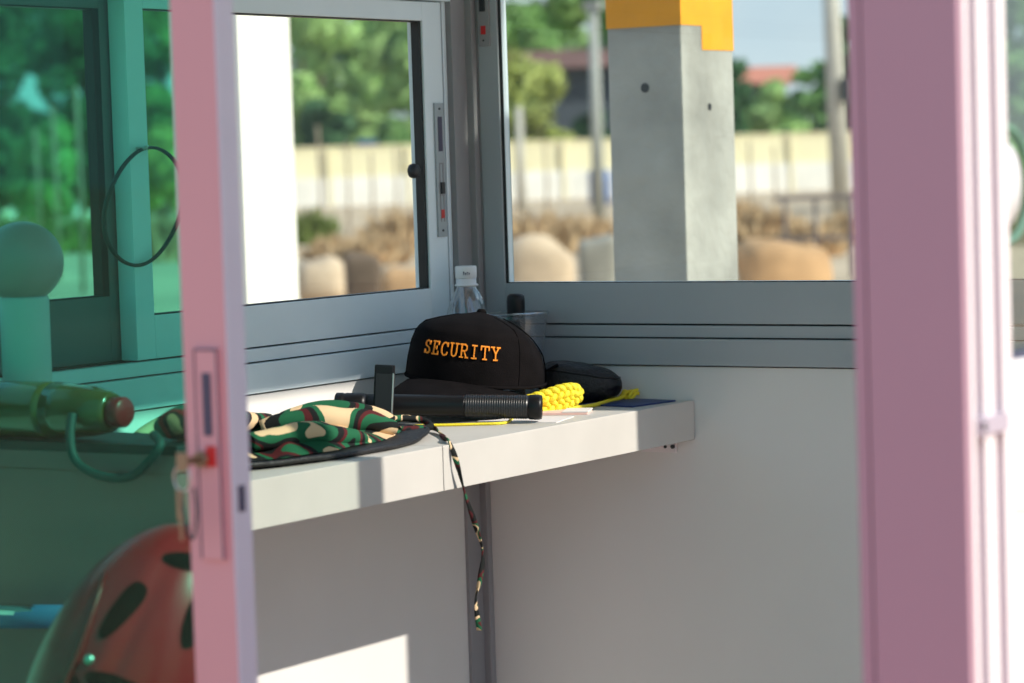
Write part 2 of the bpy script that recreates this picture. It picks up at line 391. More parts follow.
# ------------------------------------------------------------------ shelf
sh = empty('wall_shelf', (.17, -.5, .92)); tag(sh, 'long white metal shelf fixed along the booth wall under the windows', 'shelf')
def PS(name, m, mb, par=None):
    o = mb.build(name, m, par or sh)
    if par is None: o.location = (-.17, .5, -.92)
    return o
for (ya, yb) in ((-.996, -.6118), (-.6103, -.0015)):
    tpn = PS('top_panel', 'shelf', MB().box(.001, .3500, ya, yb, .9165, .9200, .0008))
    PS('front_edge', 'shelf', MB().box(.3470, .3502, ya, yb, .8670, .9195, .0008).box(.335, .3475, ya, yb, .8670, .869))
br = PS('bracket', 'white_post', MB().box(.268, .322, -.0045, -.0005, .848, .8655, .0006).box(.268, .322, -.030, -.0045, .8625, .8655, .0004))
MB().tube([(.3180, -.004, .8565), (.3180, -.0075, .8565)], .0028, 12).tube([(.306, -.004, .856), (.306, -.0062, .856)], .0022, 12).build('screw', 'dark', br)
PS('bracket', 'steel', MB().box(.001, .004, -.62, -.59, .80, .9160).box(.004, .30, -.606, -.602, .905, .9160))

# ------------------------------------------------------------------ security cap
cap = empty('peaked_cap', (.140, -.218, .9625), (0, 0, 0))
tag(cap, 'black peaked cap with orange SECURITY lettering on the shelf', 'cap')
_face = math.radians(-80) + PI/2
cap.rotation_euler = (Matrix.Rotation(math.radians(7.0), 3, Vector((-.55, .835, 0))) @ Matrix.Rotation(_face, 3, 'Z')).to_euler()
RX, RY, HC = .088, .100, .0905
def crown(phi, t, off=0.):
    c = math.cos(phi+PI/2)     # 1 at the front
    t = max(0, min(1, t)); k_ = max(0, min(1, (c+.15)/.5)); k_ = k_*k_*(3-2*k_)
    box_ = [(0, 1), (.25, 1.0), (.5, .975), (.68, .92), (.79, .80), (.88, .52), (.945, .25), (1, 0)]
    rnd_ = [(0, 1), (.2, .99), (.45, .93), (.62, .81), (.75, .67), (.87, .47), (.96, .23), (1, 0)]
    def lk(T):
        for (a, ra), (b, rb) in zip(T, T[1:]):
            if t <= b: return ra+(rb-ra)*(t-a)/(b-a)
        return 0
    rho = k_*lk(box_)+(1-k_)*lk(rnd_)
    flat = 1 - .05*max(0, c)**6
    rr = rho*flat*(1+.03*(1-t))
    z = HC*t*(1+.08*rho*max(-.8, c)) - .004*(1-t)*c
    x = RX*rr*math.cos(phi); y = RY*rr*math.sin(phi)*(1.0 if c < 0 else .94)
    v = Vector((x, y, z))
    if off:
        nrm = Vector((x/RX**2, y/RY**2, max(z, 0)/HC**2*.9)).normalized(); v = v + nrm*off
    return v
F0 = -PI/2
MB().grid(lambda u, v: crown(F0+math.radians(62)+u*math.radians(236), v**.8), 48, 22).build('crown', 'black_fabric', cap)
MB().grid(lambda u, v: crown(F0-math.radians(62)+u*math.radians(124), v**.8, .0012), 34, 22).build('front_panel', 'black_fabric', cap)
sm = MB()
for a in (-62, 62, 118, -118, 180):
    sm.tube([crown(F0+math.radians(a), t/14, .0014) for t in range(0, 14)], .0009, 6)
sm.build('seam', 'black_fabric', cap)
MB().lathe([(.0, .0045), (.005, .004), (.0065, .001), (.0065, -.001)], n=18).build('button', 'black_fabric', cap, (0, 0, HC))
sw = MB().tube([crown(F0+2*PI*k/60, .02, .0016) for k in range(60)], .0022, 8, closed=True); sw.build('sweatband', 'black_fabric', cap)
def brim(u, v, th=0.):
    a = (u-.5)*2
    phi = F0 + a*math.radians(66)
    b = crown(phi, 0.02)
    L = .074*(1-abs(a)**2.6)**.6 if abs(a) < 1 else 0
    d = Vector((a*.35, -1, 0)).normalized()
    q = b + d*L*v
    q.z += .004 - .036*a*a*(.35+.65*v) - .018*v*v - th
    return q
bm_ = MB(); bm_.grid(lambda u, v: brim(u, v), 40, 10); bm_.grid(lambda u, v: brim(u, v, .0028), 40, 10)
bm_.tube([brim(u/39, 1, .0014) for u in range(40)], .0019, 6)
bm_.build('brim', 'black_fabric', cap)
# lettering: slab-serif strokes wrapped on the front panel
GL = {
 'S': [[(.82, .72), (.82, .98)], [(.82, .80), (.68, .95), (.45, 1), (.22, .94), (.14, .76), (.24, .60), (.5, .52), (.76, .42), (.86, .24), (.76, .07), (.5, 0), (.28, .05), (.14, .2)], [(.14, .02), (.14, .28)]],
 'E': [[(.05, 0), (.85, 0), (.85, .24)], [(.05, 1), (.83, 1), (.83, .78)], [(.25, 0), (.25, 1)], [(.25, .52), (.62, .52)], [(.62, .40), (.62, .64)]],
 'C': [[(.86, .98), (.86, .70)], [(.86, .76), (.74, .93), (.52, 1), (.28, .92), (.12, .7), (.10, .45), (.16, .2), (.34, .04), (.56, 0), (.76, .07), (.88, .24)]],
 'U': [[(.0, 1), (.38, 1)], [(.62, 1), (1, 1)], [(.18, 1), (.18, .32), (.28, .08), (.5, 0), (.72, .08), (.82, .32), (.82, 1)]],
 'R': [[(.02, 0), (.42, 0)], [(.22, 0), (.22, 1)], [(.02, 1), (.6, 1), (.80, .90), (.84, .74), (.76, .57), (.56, .5), (.22, .5)], [(.52, .5), (.82, 0)], [(.70, 0), (1, 0)]],
 'I': [[(.22, 0), (.78, 0)], [(.22, 1), (.78, 1)], [(.5, 0), (.5, 1)]],
 'T': [[(.06, .72), (.06, 1), (.94, 1), (.94, .72)], [(.5, 1), (.5, 0)], [(.28, 0), (.72, 0)]],
 'Y': [[(-.02, 1), (.36, 1)], [(.64, 1), (1.02, 1)], [(.16, 1), (.5, .48), (.84, 1)], [(.5, .48), (.5, 0)], [(.28, 0), (.72, 0)]],
}
tm = MB(); adv = .0133; LW, LH, SW_ = .0110, .0142, .00080
U0 = -.5*8*adv + .0125
def onc(u, v):
    t = .37 + v/HC*1.02
    return crown(F0 + u/(RX*.97), t, .0022), crown(F0 + u/(RX*.97), t, .0034)
for i, ch in enumerate('SECURITY'):
    for line in GL[ch]:
        for (ax_, ay), (bx_, by) in zip(line, line[1:]):
            a = Vector((U0+i*adv+ax_*LW, ay*LH)); b = Vector((U0+i*adv+bx_*LW, by*LH)); d = (b-a).normalized(); n = Vector((-d.y, d.x))*SW_
            a = a-d*SW_*.6; b = b+d*SW_*.6; K = 4; rows = []
            for k in range(K+1):
                c = a.lerp(b, k/K); l0, l1 = onc(*(c+n)); r0, r1 = onc(*(c-n)); rows.append([tm.bm.verts.new(x) for x in (l0, l1, r1, r0)])
            for A, B in zip(rows, rows[1:]):
                for k in range(4): tm.bm.faces.new((A[k], A[(k+1) % 4], B[(k+1) % 4], B[k]))
            tm.bm.faces.new(rows[0]); tm.bm.faces.new(rows[-1][::-1])
lt = tm.build('lettering', 'orange_thread', cap, clean=False); lt['label'] = 'orange embroidered SECURITY lettering'

# ------------------------------------------------------------------ baton in front of the cap
def along(name, a, b, label, cat):
    a = Vector(a); b = Vector(b); o = empty(name, a); o.rotation_euler = (b-a).to_track_quat('X', 'Z').to_euler(); tag(o, label, cat); return o, (b-a).length
bt, L = along('baton', (.083, -.4570, .9500), (.313, -.329, .9395), 'long black cylindrical baton lying in front of the black cap', 'baton')
def xl(prof, n=36):
    mb = MB(); mb.lathe(prof, n=n); bmesh.ops.rotate(mb.bm, cent=(0, 0, 0), matrix=Matrix.Rotation(PI/2, 3, 'Y'), verts=mb.bm.verts); return mb
xl([(0, .001), (.0120, .0), (.0150, .002), (.0152, .010), (.0142, .012), (.0150, .015), (.0152, .034), (.0140, .040)]).build('head', 'black_plastic', bt)
xl([(.0140, .040), (.0138, .06), (.0138, L*.62), (.0143, L*.63)]).build('shaft', 'black_plastic', bt)
kn = MB()
prof = [(.0143, L*.63)]
for k in range(26):
    z = L*.63 + (L*.30)*k/26; prof += [(.0150, z+.0006), (.0150, z+.0018), (.0144, z+.0023)]
xlk = MB(); xlk.lathe(prof + [(.0143, L*.935)], n=60, mod=lambda a, z: 1+.018*(1 if int(a*60/(2*PI)+.5) % 2 else 0))
bmesh.ops.rotate(xlk.bm, cent=(0, 0, 0), matrix=Matrix.Rotation(PI/2, 3, 'Y'), verts=xlk.bm.verts); xlk.build('grip', 'black_knurl', bt)
xl([(.0135, L*.93), (.0158, L*.94), (.0160, L*.985), (.0150, L*.998), (.0125, L), (.0120, L-.004), (0, L-.005)]).build('end_cap', 'black_plastic', bt)

# upright handset
ph = empty('handset', (.164, -.470, .9200), (math.radians(-4), math.radians(4), math.radians(28)))
tag(ph, 'small black handset standing upright left of the cap', 'handset')
MB().box(-.0125, .0125, -.006, .006, 0, .0825, .0028).build('body', 'black_plastic', ph)
MB().box(-.0100, .0100, -.0066, -.0055, .018, .071, .0003).build('screen', 'gasket', ph)
o = MB().box(.0108, .0128, -.0067, -.0045, .004, .0720, .0004).build('side_trim', 'steel', ph); o['label'] = 'light metal side trim'

# ------------------------------------------------------------------ water bottle, cup, black marker
bo = empty('water_bottle', (.0445, -.0885, .92)); bo.scale = (1, 1, .965); tag(bo, 'clear plastic water bottle with white cap behind the black cap', 'bottle')
fl = lambda a, z: 1 - (.16*max(0, math.sin((z-.115)/.05*PI)) * abs(math.sin(a*4 + z*30)) if .115 < z < .165 else (.03*math.sin(z*500) if .02 < z < .10 else 0))
MB().lathe([(0, .004), (.022, .001), (.029, .004), (.0305, .010)] + [(.0305, .012+k*.004) for k in range(24)] + [(.0305, .112), (.0298, .122), (.0275, .133), (.0240, .144), (.0195, .154), (.0155, .161), (.0128, .166), (.0128, .172)], n=64, mod=fl).build('body', 'pet', bo)
MB().lathe([(.0, .1775), (.0138, .1775), (.0146, .179), (.0148, .193), (.0140, .1955), (0, .196)], n=48, mod=lambda a, z: 1+.012*(int(a*48/(2*PI)) % 2)).build('cap', 'white_plastic', bo)
MB().lathe([(.0128, .166), (.0165, .167), (.0165, .169), (.0140, .170), (.0140, .1775)], n=32).build('neck_ring', 'white_plastic', bo)
ik = MB()
for k, (dx, hh) in enumerate([(-.0046, .005), (-.0022, .0032), (.0004, .0045), (.0030, .0032)]):
    a = math.radians(-52) + dx/.0149
    ik.tube([(.0151*math.cos(a), .0151*math.sin(a), .183), (.0151*math.cos(a), .0151*math.sin(a), .183+hh), (.0151*math.cos(a+.08), .0151*math.sin(a+.08), .183+hh*.6)], .0005, 6)
ik.build('print', 'ink', bo)
cu = empty('plastic_cup', (.1040, -.0580, .92)); tag(cu, 'clear plastic cup behind the cap holding a black marker', 'cup')
MB().lathe([(.0, .003), (.0290, .002), (.0300, .006), (.0440, .112), (.0450, .1205), (.0437, .1212), (.0425, .112), (.0288, .008), (0, .006)], n=56).build('wall', 'cup_plastic', cu)
MB().lathe([(.0445, .119), (.0468, .1195), (.0472, .1215), (.0455, .1230), (.0442, .1215)], n=56).build('rim', 'pet', cu)
mk = empty('marker_pen', (.1060, -.0620, .9270), (math.radians(1), math.radians(1.5), 0)); tag(mk, 'thick black marker standing upright in the clear cup', 'marker')
MB().lathe([(0, 0), (.0105, 0), (.0110, .002), (.0110, .095)], n=28).build('barrel', 'black_plastic', mk)
MB().lathe([(.0110, .090), (.0124, .091), (.0126, .132), (.0118, .1385), (.0085, .1415), (0, .1422)], n=28).build('pen_cap', 'black_plastic', mk)

# ------------------------------------------------------------------ black pouch
pc = empty('pouch', (.2140, -.0700, .92), (0, 0, math.radians(30))); tag(pc, 'small black zipped pouch on the shelf right of the cap', 'pouch')
def se(u, v, a, b, c, p=2.8):
    th_, fi = u*2*PI, (v-.5)*PI
    f = lambda x: math.copysign(abs(x)**(2/p), x)
    return Vector((a*f(math.cos(fi))*f(math.cos(th_)), b*f(math.cos(fi))*f(math.sin(th_)), c*f(math.sin(fi))))
def pou(u, v):
    q = se(u, v, .056, .034, .0275); q.z += .0275
    q.z *= 1 - .22*(q.x/.056) if q.z > .02 else 1
    q += Vector((0, 0, 1))*.0015*noise.noise(q*60); return q
MB().grid(pou, 56, 28, cu=True).build('body', 'black_cordura', pc)
MB().tube([pou(k/56, .62)*1.0 for k in range(56)], .0016, 6, closed=True).build('zip', 'black_plastic', pc)
MB().tube([(-.050, -.030, .012), (-.056, -.036, .03), (-.050, -.032, .045), (-.030, -.025, .055)], .002, 6).build('strap', 'black_fabric', pc)

# ------------------------------------------------------------------ yellow lanyard (braid, cord, knot)
ly = empty('rope_lanyard', (.25, -.2, .92)); tag(ly, 'bright yellow braided rope lanyard lying right of the baton', 'rope')
def PL(name, mb, m='yellow_cord'):
    o = mb.build(name, m, ly); o.location = (-.25, .2, -.92); return o
bp = []
path = [Vector((0.211, -0.269, 0.9300)), Vector((0.227, -0.243, 0.9340)), Vector((0.241, -0.217, 0.9400)), Vector((0.255, -0.192, 0.9460)), Vector((0.265, -0.173, 0.9470)), Vector((0.267, -0.170, 0.9390)), Vector((0.257, -0.183, 0.9310)), Vector((0.243, -0.207, 0.9275)), Vector((0.229, -0.231, 0.9260))]
def cr(P, n):
    o_ = []
    for i in range(len(P)-1):
        p0, p1, p2, p3 = P[max(0, i-1)], P[i], P[i+1], P[min(len(P)-1, i+2)]
        for k in range(n):
            t = k/n
            o_.append(.5*((2*p1)+(p2-p0)*t+(2*p0-5*p1+4*p2-p3)*t*t+(3*p1-p0-3*p2+p3)*t**3))
    o_.append(P[-1]); return o_
dense = cr(path, 22)
bmb = MB()
for s_ in range(3):
    pts = []
    for i, p in enumerate(dense):
        tg = (dense[min(i+1, len(dense)-1)] - dense[max(i-1, 0)]).normalized(); sd = Vector((0, 0, 1)).cross(tg).normalized(); nn = tg.cross(sd)
        w_ = i/len(dense)*2*PI*7 + s_*2*PI/3
        pts.append(p + nn*(.0062*math.sin(w_)) + sd*(.0034*math.sin(2*w_)))
    bmb.tube(pts, .0042, 8)
PL('braid', bmb)
cord = cr([Vector(p) for p in [(.262, -.185, .9245), (.270, -.150, .9235), (.266, -.110, .9235), (.258, -.070, .9238), (.256, -.035, .9250), (.256, -.024, .928)]], 8)
PL('cord', MB().tube(cord, .0028, 8))
kc = Vector((.2565, -.018, .9275)); kp = [kc + Vector((.0075*math.sin(t*2), .0085*math.cos(t*3), .0045*math.sin(t*3+.6))) for t in [2*PI*i/48 for i in range(48)]]
kb = MB().tube(kp, .0026, 8, closed=True); kb.tube([kc, kc+Vector((.006, .006, .002)), kc+Vector((.013, .010, .001))], .0024, 8).tube([kc, kc+Vector((.004, .010, .005)), kc+Vector((.010, .0125, .006))], .0022, 8)
PL('knot', kb)
cord2 = cr([Vector(p) for p in [(.232, -.262, .9225), (.255, -.310, .9219), (.276, -.362, .9219), (.247, -.386, .9219), (.197, -.414, .9219), (.147, -.442, .9219), (.107, -.465, .9219)]], 8)
PL('cord', MB().tube(cord2, .0018, 8))

# ------------------------------------------------------------------ papers at the end of the shelf
pp = MB().box(-.046, .046, -.050, .045, 0, .0022, .0004).build('notebook', 'blue_paper', None, (.283, -.062, .9201), (0, 0, math.radians(-8))); tag(pp, 'thin blue booklet lying flat at the far shelf end', 'booklet')
pk = empty('banknote', (.262, -.215, .9201), (0, 0, math.radians(24))); tag(pk, 'small pinkish folded paper slip beside the yellow braid', 'paper slip')
MB().box(-.045, .045, -.026, .026, 0, .0030, .0004).build('sheet', 'pink_paper', pk)
o = MB().box(.012, .046, -.0262, .024, .0030, .0046, .0002).build('fold', 'paper', pk)
pw = MB().box(-.055, .055, -.04, .04, 0, .0010).build('paper_sheet', 'paper', None, (.270, -.305, .9201), (0, 0, math.radians(15))); tag(pw, 'white paper sheet lying under the end of the baton', 'paper')

# ------------------------------------------------------------------ camouflage hat
ch = empty('camouflage_hat', (.190, -.730, .92)); tag(ch, 'crumpled camouflage cloth hat on the near shelf with cord hanging down', 'hat')
def hatc(u, v):
    a = u*2*PI; r = math.sin(v*PI/2)
    x = .105*r*math.cos(a)*(1-.1*math.sin(a)); y = .225*r*math.sin(a)
    rr = min(1, r)
    n1 = noise.noise(Vector((x*11+3, y*11+1.7, .4))); n2 = noise.noise(Vector((x*26, y*22+5, 1.1)))
    z = .008 + (1-rr**5)*(.014 + .028*n1 + .013*n2) + .010*(1-rr**3)*abs(math.sin((x*.9+y*.7)*38))
    x += .010*noise.noise(Vector((z*20, y*18, 2.))); 
    return Vector((x, y, max(.004, z)))
MB().grid(hatc, 110, 46, cu=True).build('crown', 'camo', ch)
def hatb(th_, inner=False):
    def f(u, v):
        a = u*2*PI; r = .55 + .62*v
        x = .112*r*math.cos(a); y = .222*r*math.sin(a)
        x = min(x, .128)
        z = .0035 + .0045*v*(1+noise.noise(Vector((math.cos(a)*2.2, math.sin(a)*2.2, v*1.3)))) - th_
        return Vector((x, y, z))
    return f
bb = MB().grid(hatb(0), 96, 10, cu=True); bb.grid(hatb(.003), 96, 10, cu=True); bb.tube([hatb(.0015)(k/96, 1) for k in range(96)], .0030, 8, closed=True)
o = bb.build('brim', 'black_cordura', ch); o['label'] = 'black underside of the folded brim'
# folds of cloth raised along the top
fm = MB()
for (pts, r) in [([(-.03, .02, .026), (.02, .06, .034), (.05, .10, .030), (.075, .145, .018)], [.010, .016, .015, .008]), ([(-.06, .10, .026), (-.03, .14, .034), (.02, .175, .026), (.04, .19, .016)], [.009, .015, .014, .009]), ([(.06, -.12, .024), (.07, -.05, .028), (.085, .0, .022), (.09, .06, .014)], [.010, .014, .013, .007]), ([(-.05, -.18, .030), (-.06, -.10, .040), (-.05, -.02, .036), (-.05, .06, .028)], [.010, .017, .016, .010])]:
    P = cr([Vector(p) for p in pts], 8); R_ = [r[min(int(i/8), 3)]*(1-(i/8-int(i/8))) + r[min(int(i/8)+1, 3)]*(i/8-int(i/8)) for i in range(len(P))]
    P = [p + Vector((0, 0, .004*noise.noise(p*30))) for p in P]
    fm.tube(P, R_, 16)
fm.build('fold', 'camo', ch)
sp = cr([Vector(p) for p in [(.020, .185, .010), (.030, .235, .008), (.050, .258, .0060), (.085, .225, .0035), (.125, .175, .0030), (.1555, .140, .0035), (.1675, .136, -.020), (.1690, .150, -.060), (.1690, .170, -.100), (.1690, .184, -.135), (.1690, .176, -.165), (.1685, .166, -.190), (.1690, .171, -.226)]], 10)
cm = MB(); ws = []
for i, p in enumerate(sp):   # flat woven cord that twists
    tg = (sp[min(i+1, len(sp)-1)]-sp[max(0, i-1)]).normalized(); sd = tg.cross(Vector((.5, -.8, .1))).normalized(); nn = tg.cross(sd)
    a = i*.16; e1 = sd*math.cos(a)+nn*math.sin(a); e2 = nn*math.cos(a)-sd*math.sin(a)
    ws.append([cm.bm.verts.new(p+e1*.0034*math.cos(k*PI/4)+e2*.0013*math.sin(k*PI/4)) for k in range(8)])
for A, B in zip(ws, ws[1:]):
    for k in range(8): f = cm.bm.faces.new((A[k], A[(k+1) % 8], B[(k+1) % 8], B[k])); f.smooth = True
cm.bm.faces.new(ws[0]); cm.bm.faces.new(ws[-1]); cm.build('chin_cord', 'camo_cord', ch)
MB().tube(cr([Vector(p) for p in [(.015, .170, .014), (.020, .215, .020), (.040, .250, .016), (.060, .240, .008), (.040, .205, .008)]], 8), .0042, 8).build('chin_cord', 'camo_cord', ch)

# ------------------------------------------------------------------ things behind the tinted door; some stand in for its reflections
cb = empty('grey_reflection', (.19, -1.07, H0)); tag(cb, 'low slab standing in for a grey reflection in the tinted door', 'reflection')  # made-up block in place of grey shapes reflected in the glass
def PC(name, m, mb):
    o = mb.build(name, m, cb); o.location = (-.19, 1.07, -H0); return o
PC('body', 'maroon_grey', MB().box(.006, .366, -1.118, -1.020, H0, .944, .002))
PC('top_edge', 'dark', MB().box(.004, .3695, -1.121, -1.018, .9625, .9725, .0015))
PC('top_panel', 'maroon_grey', MB().box(.005, .3685, -1.1205, -1.0185, .944, .9625, .001))
tf, L3 = along('olive_reflection', (.045, -1.0990, 1.0032), (.285, -1.0990, 1.0032), 'flask shape standing in for a glossy olive reflection in tinted glass', 'flask')  # made-up flask where the door glass holds an olive reflection
xl([(0, .0), (.020, .001), (.028, .006), (.0300, .016), (.0305, L3*.55), (.0302, L3*.60)]).build('body', 'olive', tf)
xl([(.0302, L3*.60), (.0290, L3*.68), (.0262, L3*.82), (.0220, L3*.91), (.0190, L3*.93)]).build('shoulder', 'olive', tf)
o = xl([(.0150, L3*.93), (.0160, L3*.935), (.0160, L3*.99), (.0140, L3), (0, L3)]).build('lid', 'red_trim', tf); o['label'] = 'red end of the olive reflection stand-in'
MB().tube(cr([Vector(p) for p in [(L3*.80, -.0282, 0.0), (L3*.81, -.036, -.022), (L3*.84, -.039, -.045), (L3*.92, -.0385, -.058), (L3*1.05, -.038, -.064), (L3*1.18, -.037, -.058), (L3*1.3, -.034, -.030), (L3*1.22, -.02, -.020)]], 8), .0050, 8).build('lanyard_reflection', 'dark_cord', tf)  # strap added where a lanyard is reflected in the glass
gl = empty('globe_lamp', (.0985, -1.0420, .9725)); tag(gl, 'round grey globe lamp on white cylinder behind tinted glass', 'lamp')
MB().lathe([(0, 0), (.026, 0), (.0265, .003), (.0270, .145), (.026, .148), (0, .149)], n=40).build('base', 'pedestal', gl, (.0, 0, 0))
MB().lathe([(0, 0)] + [(.0445*math.sin(a*PI/24), .0445*(1-math.cos(a*PI/24))) for a in range(1, 24)] + [(0, .089)], n=40).build('globe', 'globe', gl, (0, 0, .1410))
rc = empty('camouflage_cloth', (.340, -1.062, .9725)); tag(rc, 'small rolled camouflage cloth on the stand-in slab beside the door stile', 'cloth')
def roll(u, v):
    a = u*2*PI; p = (v-.5)*PI
    q = Vector((.027*math.cos(p)**.6*math.cos(a), .042*math.sin(p), .018+.018*math.cos(p)**.6*math.sin(a))); return q*(1+.10*noise.noise(q*45))
MB().grid(roll, 40, 20, cu=True).build('roll', 'camo_dark', rc)

# chair shape standing in for a chrome handlebar reflected in the door
chd = empty('handlebar_reflection', (.29, -1.33, H0)); tag(chd, 'chair shape standing in for a reflected chrome handlebar in the tinted door', 'chair')
MB().tube(cr([Vector(p) for p in [(-.19, .15, 0), (-.19, .15, .40), (-.19, .16, .640), (-.17, .163, .672), (0, .165, .676), (.17, .163, .672), (.19, .16, .640), (.19, .15, .40), (.19, .15, 0)]], 8), .0105, 12).build('back_tube', 'chrome', chd)
MB().tube([(-.19, -.17, 0), (-.19, -.15, .46)], .0105, 12).build('leg', 'chrome', chd)
MB().tube([(.19, -.17, 0), (.19, -.15, .46)], .0105, 12).build('leg', 'chrome', chd)
MB().box(-.20, .20, -.18, .15, .46, .485, .01).build('seat', 'blue_pad', chd)
o = MB().tube([(-.185, .1645, .668), (-.04, .1660, .677)], .0125, 14).build('sleeve', 'blue_pad', chd); o['label'] = 'blue sleeve on the chrome tube'

# helmet shape standing in for a red motorcycle reflected in the glass
hc = at(129, 684, 2.56)
hl = empty('motorcycle_reflection', hc); tag(hl, 'red vented shape standing in for a motorcycle reflection in the tinted door', 'helmet')
hx, hz = RGT.copy(), UPV.copy()
til = math.radians(25); lo = (hz*math.cos(til)+hx*math.sin(til)); sd_ = (hx*math.cos(til)-hz*math.sin(til)); fw = lo.cross(sd_)
if fw.dot(FWD) > 0: fw = -fw
hl.rotation_euler = Matrix((sd_, lo, sd_.cross(lo))).transposed().to_euler()
HA, HB, HD = .087, .156, .085
def hel(u, v, s_=1.):
    a = u*2*PI; p = v*PI/2
    k = 1 + .035*math.exp(-((math.cos(a)*math.sin(p)+.30)/.10)**2) - .03*math.exp(-((math.cos(a)*math.sin(p)+.12)/.08)**2)
    return Vector((HA*math.sin(p)*math.cos(a)*s_, HB*math.sin(p)*math.sin(a)*s_, HD*math.cos(p)*k*s_))
def helxy(x, y, o_=0.):
    r2 = min(.98, (x/HA)**2+(y/HB)**2); k = 1 + .035*math.exp(-((x/HA+.30)/.10)**2) - .03*math.exp(-((x/HA+.12)/.08)**2)
    return Vector((x, y, HD*math.sqrt(1-r2)*k+o_))
hs = MB().grid(hel, 72, 28, cu=True); hs.grid(lambda u, v: hel(u, v, .90), 72, 28, cu=True); hs.grid(lambda u, v: hel(u, 1, 1-.10*v), 72, 3, cu=True)
hs.build('shell', 'red_reflection', hl)
def vent(cx_, cy_, ln, wd, ang):
    ca, sa = math.cos(ang), math.sin(ang)
    def f(u, v):
        a = u*2*PI; r = v; X = ln*math.copysign(abs(math.cos(a))**.8, math.cos(a))*r; Y = wd*math.copysign(abs(math.sin(a))**.8, math.sin(a))*r*(1+.3*math.cos(a))
        return helxy(cx_+X*ca-Y*sa, cy_+X*sa+Y*ca, .0015)
    return MB().grid(f, 36, 5, cu=True)
for args in [(-.028, .068, .030, .0095, math.radians(76)), (-.002, .005, .031, .012, math.radians(0)), (.035, .085, .024, .010, math.radians(95)), (-.045, -.03, .030, .009, math.radians(80)), (.035, -.05, .028, .010, math.radians(85)), (.0, .128, .018, .007, math.radians(15))]:
    vent(*args).build('vent', 'black_fabric', hl)
rg = MB().tube([helxy(-.058+.012*math.sin(t/12*PI), -.10+t/12*.19, .001) for t in range(13)], [.001+.003*math.sin(t/12*PI) for t in range(13)], 8)
rg.build('ridge', 'red_trim', hl)
MB().lathe([(0, .004), (.004, .003), (.005, 0)], n=16).build('rivet', 'steel', hl, helxy(-.035, .018, .001))
MB().tube([Vector((HA*.8, -.08, 0)), Vector((HA*.4, -.12, -.05)), Vector((-HA*.4, -.12, -.05)), Vector((-HA*.8, -.08, 0))], .003, 8).build('strap', 'black_fabric', hl)

# loop and hook added in place of a reflection in the door glass
cl = empty('loop_reflection', (.006, -.728, 1.211)); cl.scale = (1, 1.05, .78); tag(cl, 'thin dark loop standing in for a reflection in the tinted door', 'cable')
MB().tube([(.004+.002*math.sin(t*3), .062*math.cos(t)+.030*math.sin(t), .088*math.sin(t)-.018*math.cos(t)) for t in [2*PI*i/60 for i in range(60)]], .0028, 8, closed=True).build('loop', 'dark_cord', cl)
MB().tube([(-.004, -.0, .0885), (.010, -.0, .0885), (.012, 0, .093)], .0022, 8).build('hook', 'steel', cl)

# keys hanging from the door lock
ky = empty('key_ring', (.7600, YF-.011, 1.0180)); tag(ky, 'bunch of keys with a small fob hanging from the door lock', 'keys')
MB().tube([(0, .004, 0), (0, -.010, 0)], .0030, 10).lathe([(0, 0)], n=4) if False else None
MB().box(-.0070, .0045, -.0165, -.0145, -.0075, .0075, .0008).box(-.0012, .0012, -.0150, .0045, -.0030, .0030, .0003).build('key', 'brass', ky)
MB().tube([(-.002+.0085*math.sin(a), -.0155, -.013-.0105*math.cos(a)) for a in [2*PI*i/28 for i in range(28)]], .0009, 6, closed=True).build('ring', 'steel', ky)
MB().box(-.0085, -.0015, -.0165, -.0145, -.0470, -.0225, .0008).box(-.0065, -.0035, -.0163, -.0147, -.0640, -.0465, .0003).build('key', 'brass', ky)
o = MB().tube(cr([Vector(p) for p in [(-.004, -.0155, -.023), (-.002, -.016, -.040), (.003, -.016, -.058), (.008, -.0160, -.060), (.011, -.0155, -.040), (.0095, -.0155, -.020)]], 6), .0012, 6).build('cord', 'dark_cord', ky)

# ------------------------------------------------------------------ outside: posts near the booth
cp = empty('concrete_post', (-.142, .840, 0)); tag(cp, 'square concrete post with yellow painted top outside the back window', 'post')
b_ = MB().box(-.0705, .0705, -.090, .090, 0, 2.25, .004); o = b_.build('shaft', 'concrete_post', cp)
pm = MB().box(-.0715, .0715, -.0912, .091, 1.4670, 2.252).box(.0, .0717, -.020, .0912, 1.4270, 1.4680); pm.build('paint_band', 'yellow_paint', cp)
MB().tube([(0.0, -.0895, 1.366), (0.0, -.0908, 1.366)], .0080, 20).build('bolt_hole', 'dark', cp)
MB().tube([(.0702, .002, 1.332), (.0712, .002, 1.332)], .0062, 20).build('bolt_hole', 'dark', cp)
wc = empty('white_column', (-2.995, 3.278, 0)); tag(wc, 'bright white sunlit column outside the left window', 'column')
MB().box(-.125, .125, -.125, .125, 0, 3.2, .004).build('shaft', 'white_column', wc)
MB().box(-.15, .15, -.15, .15, 0, .12, .004).build('footing', 'white_column', wc)

# ------------------------------------------------------------------ ground
def plane(name, m, x0, x1, y0, y1, z, nx=2, ny=2):
    return MB().grid(lambda u, v: Vector((x0+(x1-x0)*u, y0+(y1-y0)*v, z)), nx, ny).build(name, m)
struct(plane('ground', 'ground', -400, 300, -200, 500, 0))
struct(MB().box(.95, 2.3, -2.9, -1.62, -.02, .11, .006).build('red_bounce_slab', 'bounce_red'))  # unseen slab added to bounce red light onto the pink post

